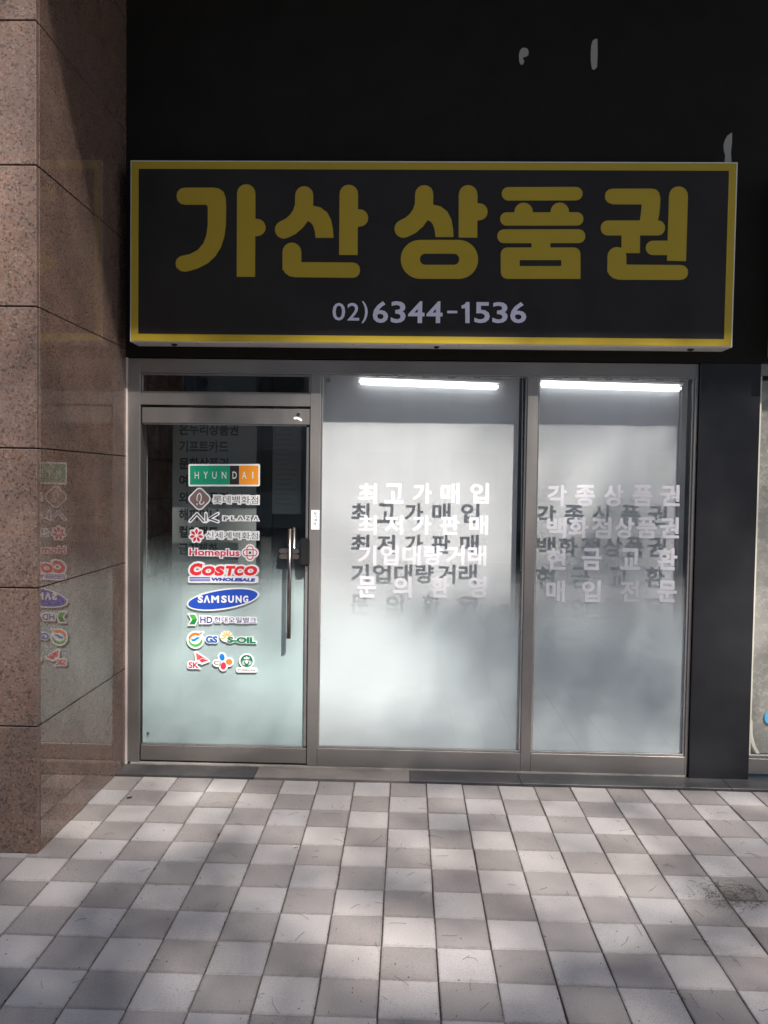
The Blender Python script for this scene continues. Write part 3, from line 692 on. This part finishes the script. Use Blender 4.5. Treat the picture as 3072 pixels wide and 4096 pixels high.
# the rest of the third letter in the second tracing's units
sletter(SB, [('s', [(211, 213), (209, 422)], 91, True, False), ('s', [(225, 297), (264, 297)], 83, False, True),
             ('r', rrect(-120, 258, 433, 622, 94, 8), rrect(-26, 166, 500, 554, 26, 8))])
sletter(SB, [('p', rrect(374, 765, 178, 243, 32)), ('p', rrect(366, 769, 300, 364, 31)), ('s', [(480, 298), (480, 320)], 90, True, False), ('s', [(655, 298), (655, 320)], 90, True, False),
             ('p', rrect(352, 778, 382, 449, 32)), ('p', [(518, 440), (609, 440), (609, 480), (518, 480)]),
             ('r', rrect(368, 755, 470, 622, [3, 32, 32, 32]), rrect(460, 662, 531, 560, 4))])
sletter(SB, [('p', [(911, 187), (1095, 187), (1118, 191), (1133, 206), (1139, 232), (1138, 270), (1134, 310), (1126, 350), (1040, 350), (1047, 300), (1050, 263), (911, 262), (888, 254), (875, 238), (873, 222), (878, 203), (892, 191)]),
             ('p', rrect(853, 1162, 340, 412, 34)), ('p', [(953, 400), (1042, 400), (1042, 497), (953, 497)]),
             ('s', [(1226, 222), (1218, 535)], 91, True, False), ('s', [(1104, 472), (1200, 472)], 69, True, False),
             ('s', [(931, 513), (930, 590)], 91, True, False),
             ('p', [(885, 560), (976, 553), (1238, 555), (1258, 560), (1271, 575), (1274, 592), (1269, 610), (1256, 622), (1238, 627), (940, 626), (912, 618), (894, 602), (886, 585)])])
def mdigit1(C):
    bm = bmesh.new(); prism(bm, [C(*p) for p in ((176, 752), (190, 747), (199, 735), (215, 735), (215, 838), (194, 838), (194, 765), (176, 767))], -.0012, .0015); mobj('digit', bm, M_signgrey, sg)
for C, s_, y0, y1, xs in ((SA, '02', 779, 870, ((1062, 1126), (1138, 1198))), (SA, ')', 770, 883, ((1211, 1241),)), (SA, '6344', 770, 882, ((1268, 1345), (1360, 1434), (1448, 1530), (1541, 1622))),
                          (SB, '1536', 735, 838, ((176, 215), (240, 313), (328, 400), (415, 491)))):
    for ch_, (a, b) in zip(s_, xs):
        (X0, Z1), (X1, Z0) = C(a, y0), C(b, y1); text('digit', ch_, X0, X1, Z0, Z1, -.0008, .0006, M_signgrey, sg, bold=.018 if ch_ in '6341536' else .008) if ch_ != '1' else mdigit1(C)
bm = bmesh.new(); prism(bm, [SB(*p) for p in ((106, 778), (155, 778), (155, 790), (106, 790))], -.001, .001); mobj('digit', bm, M_signgrey, sg)

# ------------------------------------------------------------------ neighbour's front at the right edge
nb = thing('neighbour_window', (2.7, .2, 0), 'old shop window with faded patterned film, right of the black column', 'window')
bx('header', M_metal, nb, 2.049, 3.4, .17, .25, 2.315, 2.383, ch=.0015)
bx('side_bar', M_oldwhite, nb, 2.049, 2.064, .175, .25, .15, 2.312, ch=.001)
bx('bottom_rail', M_metal, nb, 2.05, 3.4, .17, .25, .04, .128, ch=.0015)
bx('sill_bead', M_metal, nb, 2.05, 3.4, .172, .25, .130, .149, ch=.0015)
bx('glass_pane', M_glass, nb, 2.062, 3.4, .192, .198, .15, 2.31)
fl = bx('patterned_film', M_oldfilm, nb, 2.066, 3.38, .2, .2006, .152, 2.29)
bm = bmesh.new(); P = [(2.066, .36), (2.073, .34), (2.077, .26), (2.094, .20), (2.120, .155), (2.100, .155), (2.080, .19), (2.068, .22)]
a = [bm.verts.new((x, .186 - .02 * max(0, (.40 - z)) * 1.0, z)) for x, z in P]; f = bm.faces.new(a); bmesh.ops.triangulate(bm, faces=[f]); bmesh.ops.solidify(bm, geom=list(bm.faces), thickness=.0008)
mobj('curled_film_edge', bm, M_oldwhite, nb)
bm = bmesh.new(); prism(bm, ell(2.172, .362, .028, .037, 24), .1905, .0008); mobj('blue_sticker', bm, M_blue, nb)
bx('dark_backing', M_room, nb, 2.05, 3.4, .35, .37, .05, 2.38)
bx('end_wall', M_black, nb, 3.41, 4.6, .155, .6, .0, 2.379)
ns = thing('neighbour_sign', (3.2, .07, 2.9), 'pale greenish edge of the next shop sign at the right border', 'sign')
bx('casing', M_nsign, ns, 2.078, 4.4, .01, .152, 2.413, 3.40, ch=.002); bx('face_panel', M_signyellow, ns, 2.086, 4.39, .006, .0095, 2.42, 3.39)

# ------------------------------------------------------------------ room behind the glass
room = thing('shop_interior', (0, 2, 0), 'dark grey shop room seen through the upper glass of the door', 'room')
bx('floor', M_rfloor, room, -1.9, 2.0, .31, 4.2, -.03, .02)
bx('back_wall', M_room, room, -1.9, 2.0, 4.2, 4.3, .02, 2.6); bx('ceiling', M_room, room, -1.9, 2.0, .31, 4.2, 2.6, 2.7)
bx('right_wall', M_room, room, 1.9, 2.0, .61, 4.2, .02, 2.6)
bx('left_wall', M_room, room, -1.9, -1.80, .61, 4.2, .02, 2.6)
bx('partition', M_room, room, -.46, -.44, .33, 1.6, .02, 2.6)
for zi in range(10):
    y = .62
    for k in range(4):
        ln = random.uniform(.22, .42); z0 = .03 + zi * .255
        bx('stone_block', M_istone, room, -1.80, -1.62 + random.uniform(-.02, .03), y, y + ln - .012, z0, z0 + .243, ch=.008); y += ln
bn = thing('lettered_banner', (-1.1, .5, 1), 'grey banner with black Korean lettering hanging behind the door glass', 'banner')
bx('cloth', M_banner, bn, -1.385, -.862, .500, .502, .35, 2.10)
z = 2.027
for k, (s_, n) in enumerate((('온누리상품권', 6), ('기프트카드', 5), ('문화상품권', 5), ('여행상품권', 5), ('외국상품권', 5), ('해피머니', 4), ('컬쳐랜드', 4), ('금강제화', 4))):
    zz = 2.030 - k * .1058; text('lettering', s_, -1.343, -1.343 + n * .0610, zz - .074, zz, .4985, .0004, M_bannertxt, bn, bold=.03)
nt2 = thing('notice_sheet', (-.69, .6, 1.7), 'large dim notice sheet with faint print inside the door glass', 'notice')
bx('paper', M_paper, nt2, -.78, -.60, .600, .6006, 1.475, 2.06)
for k in range(16):
    x1 = -.63 - random.uniform(0, .04); bx('print_line', M_papertxt, nt2, -.765 + (.03 if k in (0, 7) else 0), x1 - (.03 if k in (0, 7) else 0), .5992, .5997, 2.0 - k * .031, 2.004 - k * .031)
bx('dark_post', M_gap, room, -.855, -.79, .62, .70, .02, 2.6)

# ------------------------------------------------------------------ litter on the tiles
bm = bmesh.new()
def needle(x, y, L, a, w_=.0005):
    px, py = x, y; k = 4; c = random.uniform(-.5, .5)
    for i in range(k):
        nx, ny = px + L / k * math.cos(a), py + L / k * math.sin(a)
        n_ = Vector((-(ny - py), nx - px)).normalized() * w_; z0_, z1_ = .0035 + .002 * math.sin(i), .0035 + .002 * math.sin(i + 1)
        v = [bm.verts.new(p) for p in ((px + n_.x, py + n_.y, z0_), (nx + n_.x, ny + n_.y, z1_), (nx, ny, z1_ + .001), (px, py, z0_ + .001))]
        bm.faces.new(v); v2 = [bm.verts.new(p) for p in ((px - n_.x, py - n_.y, z0_), (nx - n_.x, ny - n_.y, z1_), (nx, ny, z1_ + .001), (px, py, z0_ + .001))]; bm.faces.new(v2)
        px, py = nx, ny; a += c / k * 1.6
for _ in range(75): needle(random.uniform(-.4, 2.2), random.uniform(-2.2, -.2), random.uniform(.03, .09), random.uniform(0, 6.3))
for _ in range(40): needle(random.uniform(-1.3, .4), random.uniform(-2.2, -.3), random.uniform(.02, .07), random.uniform(0, 6.3))
for _ in range(90): needle(random.gauss(1.44, .08), random.gauss(-1.16, .06), random.uniform(.02, .07), random.uniform(0, 6.3))
tag(mobj('fallen_needles', bm, mat('dry_brown_needles', (.06, .04, .025, 1), .9)), kind='stuff')
bm = bmesh.new()
for _ in range(420):
    x, y = random.gauss(1.44, .075), random.gauss(-1.165, .045); s_ = random.uniform(.0006, .0022); box(bm, x - s_, x + s_, y - s_ * .7, y + s_ * .7, .0, .0008 + s_ * .5)
for _ in range(420):
    i = random.randint(-7, 9); x = i * T + random.gauss(0, .0018); y = random.uniform(-2.2, 0); s_ = random.uniform(.0006, .0018); box(bm, x - s_, x + s_, y - s_, y + s_, -.004, .0006)
for _ in range(260):
    x, y = random.uniform(-1.5, 2.1), random.uniform(-2.2, 0); s_ = random.uniform(.0008, .0022); box(bm, x - s_, x + s_, y - s_, y + s_, .0, .002)
tag(mobj('soil_crumbs', bm, mat('dark_soil', (.05, .042, .036, 1), .95)), kind='stuff')
def scrap(x, y, s_, m, label, rot):
    bm = bmesh.new(); P = [(-1, -.2, .2), (-.4, .45, .5), (.5, .4, .25), (1.1, -.1, .6), (.3, -.5, .2)]
    a = [bm.verts.new((px * s_, py * s_, pz * s_ * .5)) for px, py, pz in P]; c = bm.verts.new((0, 0, s_ * .12))
    for i in range(5): bm.faces.new((a[i], a[(i + 1) % 5], c))
    bmesh.ops.solidify(bm, geom=list(bm.faces), thickness=.0008)
    me = bpy.data.meshes.new('fallen_leaf'); bmesh.ops.recalc_face_normals(bm, faces=bm.faces); bm.to_mesh(me); bm.free(); me.materials.append(m)
    o = bpy.data.objects.new('fallen_leaf', me); o.location = (x, y, .003); o.rotation_euler = (0, 0, rot); COL.objects.link(o); tag(o, label, 'leaf')
M_leafd = mat('dead_leaf', (.035, .028, .02, 1), .8)
scrap(-1.37, -.315, .017, M_leafd, 'dark curled leaf on tiles near the foot of the granite pillar', .7)
scrap(-.80, -.73, .010, M_leafd, 'tiny dark leaf scrap on tiles below the door stickers', 2.0)
scrap(-.42, -.83, .013, mat('pale_scrap', (.62, .6, .56, 1), .8), 'small pale paper scrap on tiles in front of the door post', .4)

# ------------------------------------------------------------------ street trees behind the camera (they dapple the light and show in the glass)
M_bark = stone('grey_bark', (.10, .08, .065, 1), (.17, .14, .12, 1), .9)
M_leaf = bpy.data.materials.new('green_leaves'); M_leaf.use_nodes = True; g = NG(M_leaf)
lt = g.n('ShaderNodeBsdfTranslucent'); lt.inputs[0].default_value = (.10, .16, .03, 1)
g.b.inputs['Roughness'].default_value = .5; g.col(g.ramp(g.noise(1.2, 3), [(.3, (.035, .07, .02, 1)), (.7, (.07, .12, .035, 1))]))
mx = g.n('ShaderNodeMixShader'); mx.inputs[0].default_value = .3; ou = g.t.nodes['Material Output']
g.l(g.b.outputs[0], mx.inputs[1]); g.l(lt.outputs[0], mx.inputs[2]); g.l(mx.outputs[0], ou.inputs[0])
# openings in the crown, given where the light through them lands: (x, z on the plane y=.2, half-widths, strength)
def fl_(x, y): k = .2 - y; return (x - .6 * k, -1.55 * k)
HOLES = [(.10, 1.60, .82, .72, 1.0), (-.28, 1.15, .42, .45, 1.0), (-.12, .55, .5, .42, 1.0), (1.12, 1.80, .24, .25, .6), (1.42, 1.85, .16, .2, .5), (1.55, 1.25, .10, .15, .4), (-.95, .55, .45, .5, .65),
         (1.0, 1.5, .12, .2, .3)]
for x, y, a, b, s_ in ((-.98, -.25, .30, .18, .7), (-.2, -.35, .25, .15, .5), (.15, -.75, .14, .22, .75), (.72, -.30, .18, .12, .5), (1.1, -.55, .2, .16, .5), (-.45, -.75, .2, .15, .5), (-1.0, -.65, .15, .12, .4), (-.1, -1.5, .3, .35, .75),
                       (-.5, -1.9, .28, .25, .6), (1.25, -1.25, .2, .18, .55), (.75, -1.0, .2, .14, .5), (.35, -1.7, .2, .25, .45), (1.55, -.35, .2, .1, .35), (-.75, -1.2, .15, .15, .3), (.8, -1.5, .15, .12, .4)):
    u_, v_ = fl_(x, y); HOLES.append((u_, v_, a, b * 1.55, s_))
for x, y, z_, a, b, s_ in ((-1.75, -.967, 3.0, .25, .28, .95), (-1.75, -.967, 2.45, .2, .25, .85), (-1.75, -.967, 1.9, .2, .12, .5)):
    k = .2 - y; HOLES.append((x - .6 * k, z_ - 1.55 * k, a, b, s_))
for y, z_, a, b, s_ in ((-.55, 2.6, .18, .3, .5), (-.1, 2.1, .15, .3, .5), (-.3, 1.4, .1, .2, .35)):
    k = .2 - y; HOLES.append((-1.56 - .6 * k, z_ - 1.55 * k, a, b, s_))
HO = np.array(HOLES)
def tree(name, bx_, by_, cx, cy_, cz, rx, rz, nleaf, label, holes):
    t = thing(name, (bx_, by_, -.01), label, 'tree', 'street trees along the kerb')
    bm = bmesh.new(); random.seed(int(cx * 10) + 5)
    def limb(p, q, ra, rb, seg=4):
        p, q = Vector(p), Vector(q); prev = p
        for i in range(seg):
            nx = p.lerp(q, (i + 1) / seg) + Vector((random.gauss(0, .08), random.gauss(0, .08), 0)) * (1 if i < seg - 1 else 0)
            cyl(bm, prev, nx, ra + (rb - ra) * i / seg, 9, ra + (rb - ra) * (i + 1) / seg); prev = nx
    fork = Vector((bx_ * .8 + cx * .2, by_ * .8 + cy_ * .2, cz - rz * .75))
    limb((bx_, by_, -.02), fork, .21, .14, 6)
    for k in range(9):
        a = k * 2.4; e = Vector((cx + rx * .6 * math.cos(a), cy_ + rx * .6 * math.sin(a), cz + random.uniform(-.2, .6) * rz)); limb(fork, e, .06, .012, 4)
    mobj('trunk', bm, M_bark, t, True)
    r_ = np.random.default_rng(int(abs(cx) * 100) + 3)
    nc = 130; cc = r_.normal(size=(nc, 3)); cc /= np.linalg.norm(cc, axis=1)[:, None]; cc *= (r_.random(nc) ** .45)[:, None]
    cc = cc * [rx, rx, rz] + [cx, cy_, cz]
    idx = r_.integers(0, nc, nleaf); P = cc[idx] + r_.normal(size=(nleaf, 3)) * [.55, .55, .42]
    if holes:
        kk = (P[:, 1] - .2); u_ = P[:, 0] + .6 * kk; v_ = P[:, 2] + 1.55 * kk
        T_ = (.50 - .28 * np.clip((-v_ - 2.0) / 1.5, 0, 1)) * (1 - np.exp(-(((u_ - 1.28) / .62) ** 2 + ((v_ - 1.0) / .72) ** 2) ** 2))
        for hu, hv, a, b, s_ in HO: T_ = 1 - (1 - T_) * (1 - s_ * np.exp(-(((u_ - hu) / a) ** 2 + ((v_ - hv) / b) ** 2) ** 3))
        P = P[r_.random(len(P)) > T_]
    n = len(P); sz = r_.uniform(.045, .085, n)
    d = r_.normal(size=(n, 3)); d /= np.linalg.norm(d, axis=1)[:, None]; e = np.cross(d, r_.normal(size=(n, 3))); e /= np.linalg.norm(e, axis=1)[:, None]
    V = np.stack([P - d * sz[:, None], P + e * (sz * .55)[:, None], P + d * sz[:, None], P - e * (sz * .55)[:, None]], 1).reshape(-1, 3)
    me = bpy.data.meshes.new('crown'); me.from_pydata(V.tolist(), [], np.arange(4 * n).reshape(-1, 4).tolist()); me.materials.append(M_leaf)
    link(bpy.data.objects.new('crown', me), t)
tree('street_tree', 9.2, -8.3, 6.3, -11.1, 16.8, 4.8, 4.6, 47000, 'tall leafy street tree behind the camera to the right', True)
tree('street_tree', -4.0, -7.9, -4.2, -8.0, 8.5, 3.0, 2.6, 9000, 'lower leafy street tree behind the camera to the left', False)
tree('street_tree', 11.5, -8.0, 11.2, -8.1, 9.0, 3.2, 2.8, 9000, 'leafy street tree farther right behind the camera', False)

# building across the road
ob = thing('office_block', (0, -27, 0), 'pale office block across the road with rows of windows', 'building')
bx('wall', mat('pale_render', (.34, .33, .31, 1), .85), ob, -30, 32, -38, -26, -.2, 22)
bm = bmesh.new(); box(bm, -.9, .9, -.02, .02, -.8, .8); box(bm, -.9, .9, -.04, .03, -.03, .03); box(bm, -.03, .03, -.04, .03, -.8, -.04); box(bm, -.03, .03, -.04, .03, .04, .8)
wm = bpy.data.meshes.new('window'); bm.to_mesh(wm); bm.free(); wm.materials.append(mat('dark_window_glass', (.04, .05, .06, 1), .1))
for fz in range(6):
    for fx in range(16):
        o = bpy.data.objects.new('window', wm); COL.objects.link(o); o.parent = ob; o.matrix_parent_inverse = Matrix.Translation((0, 27, 0)); o.location = (-27 + fx * 3.7, -25.99, 2.0 + fz * 3.3)
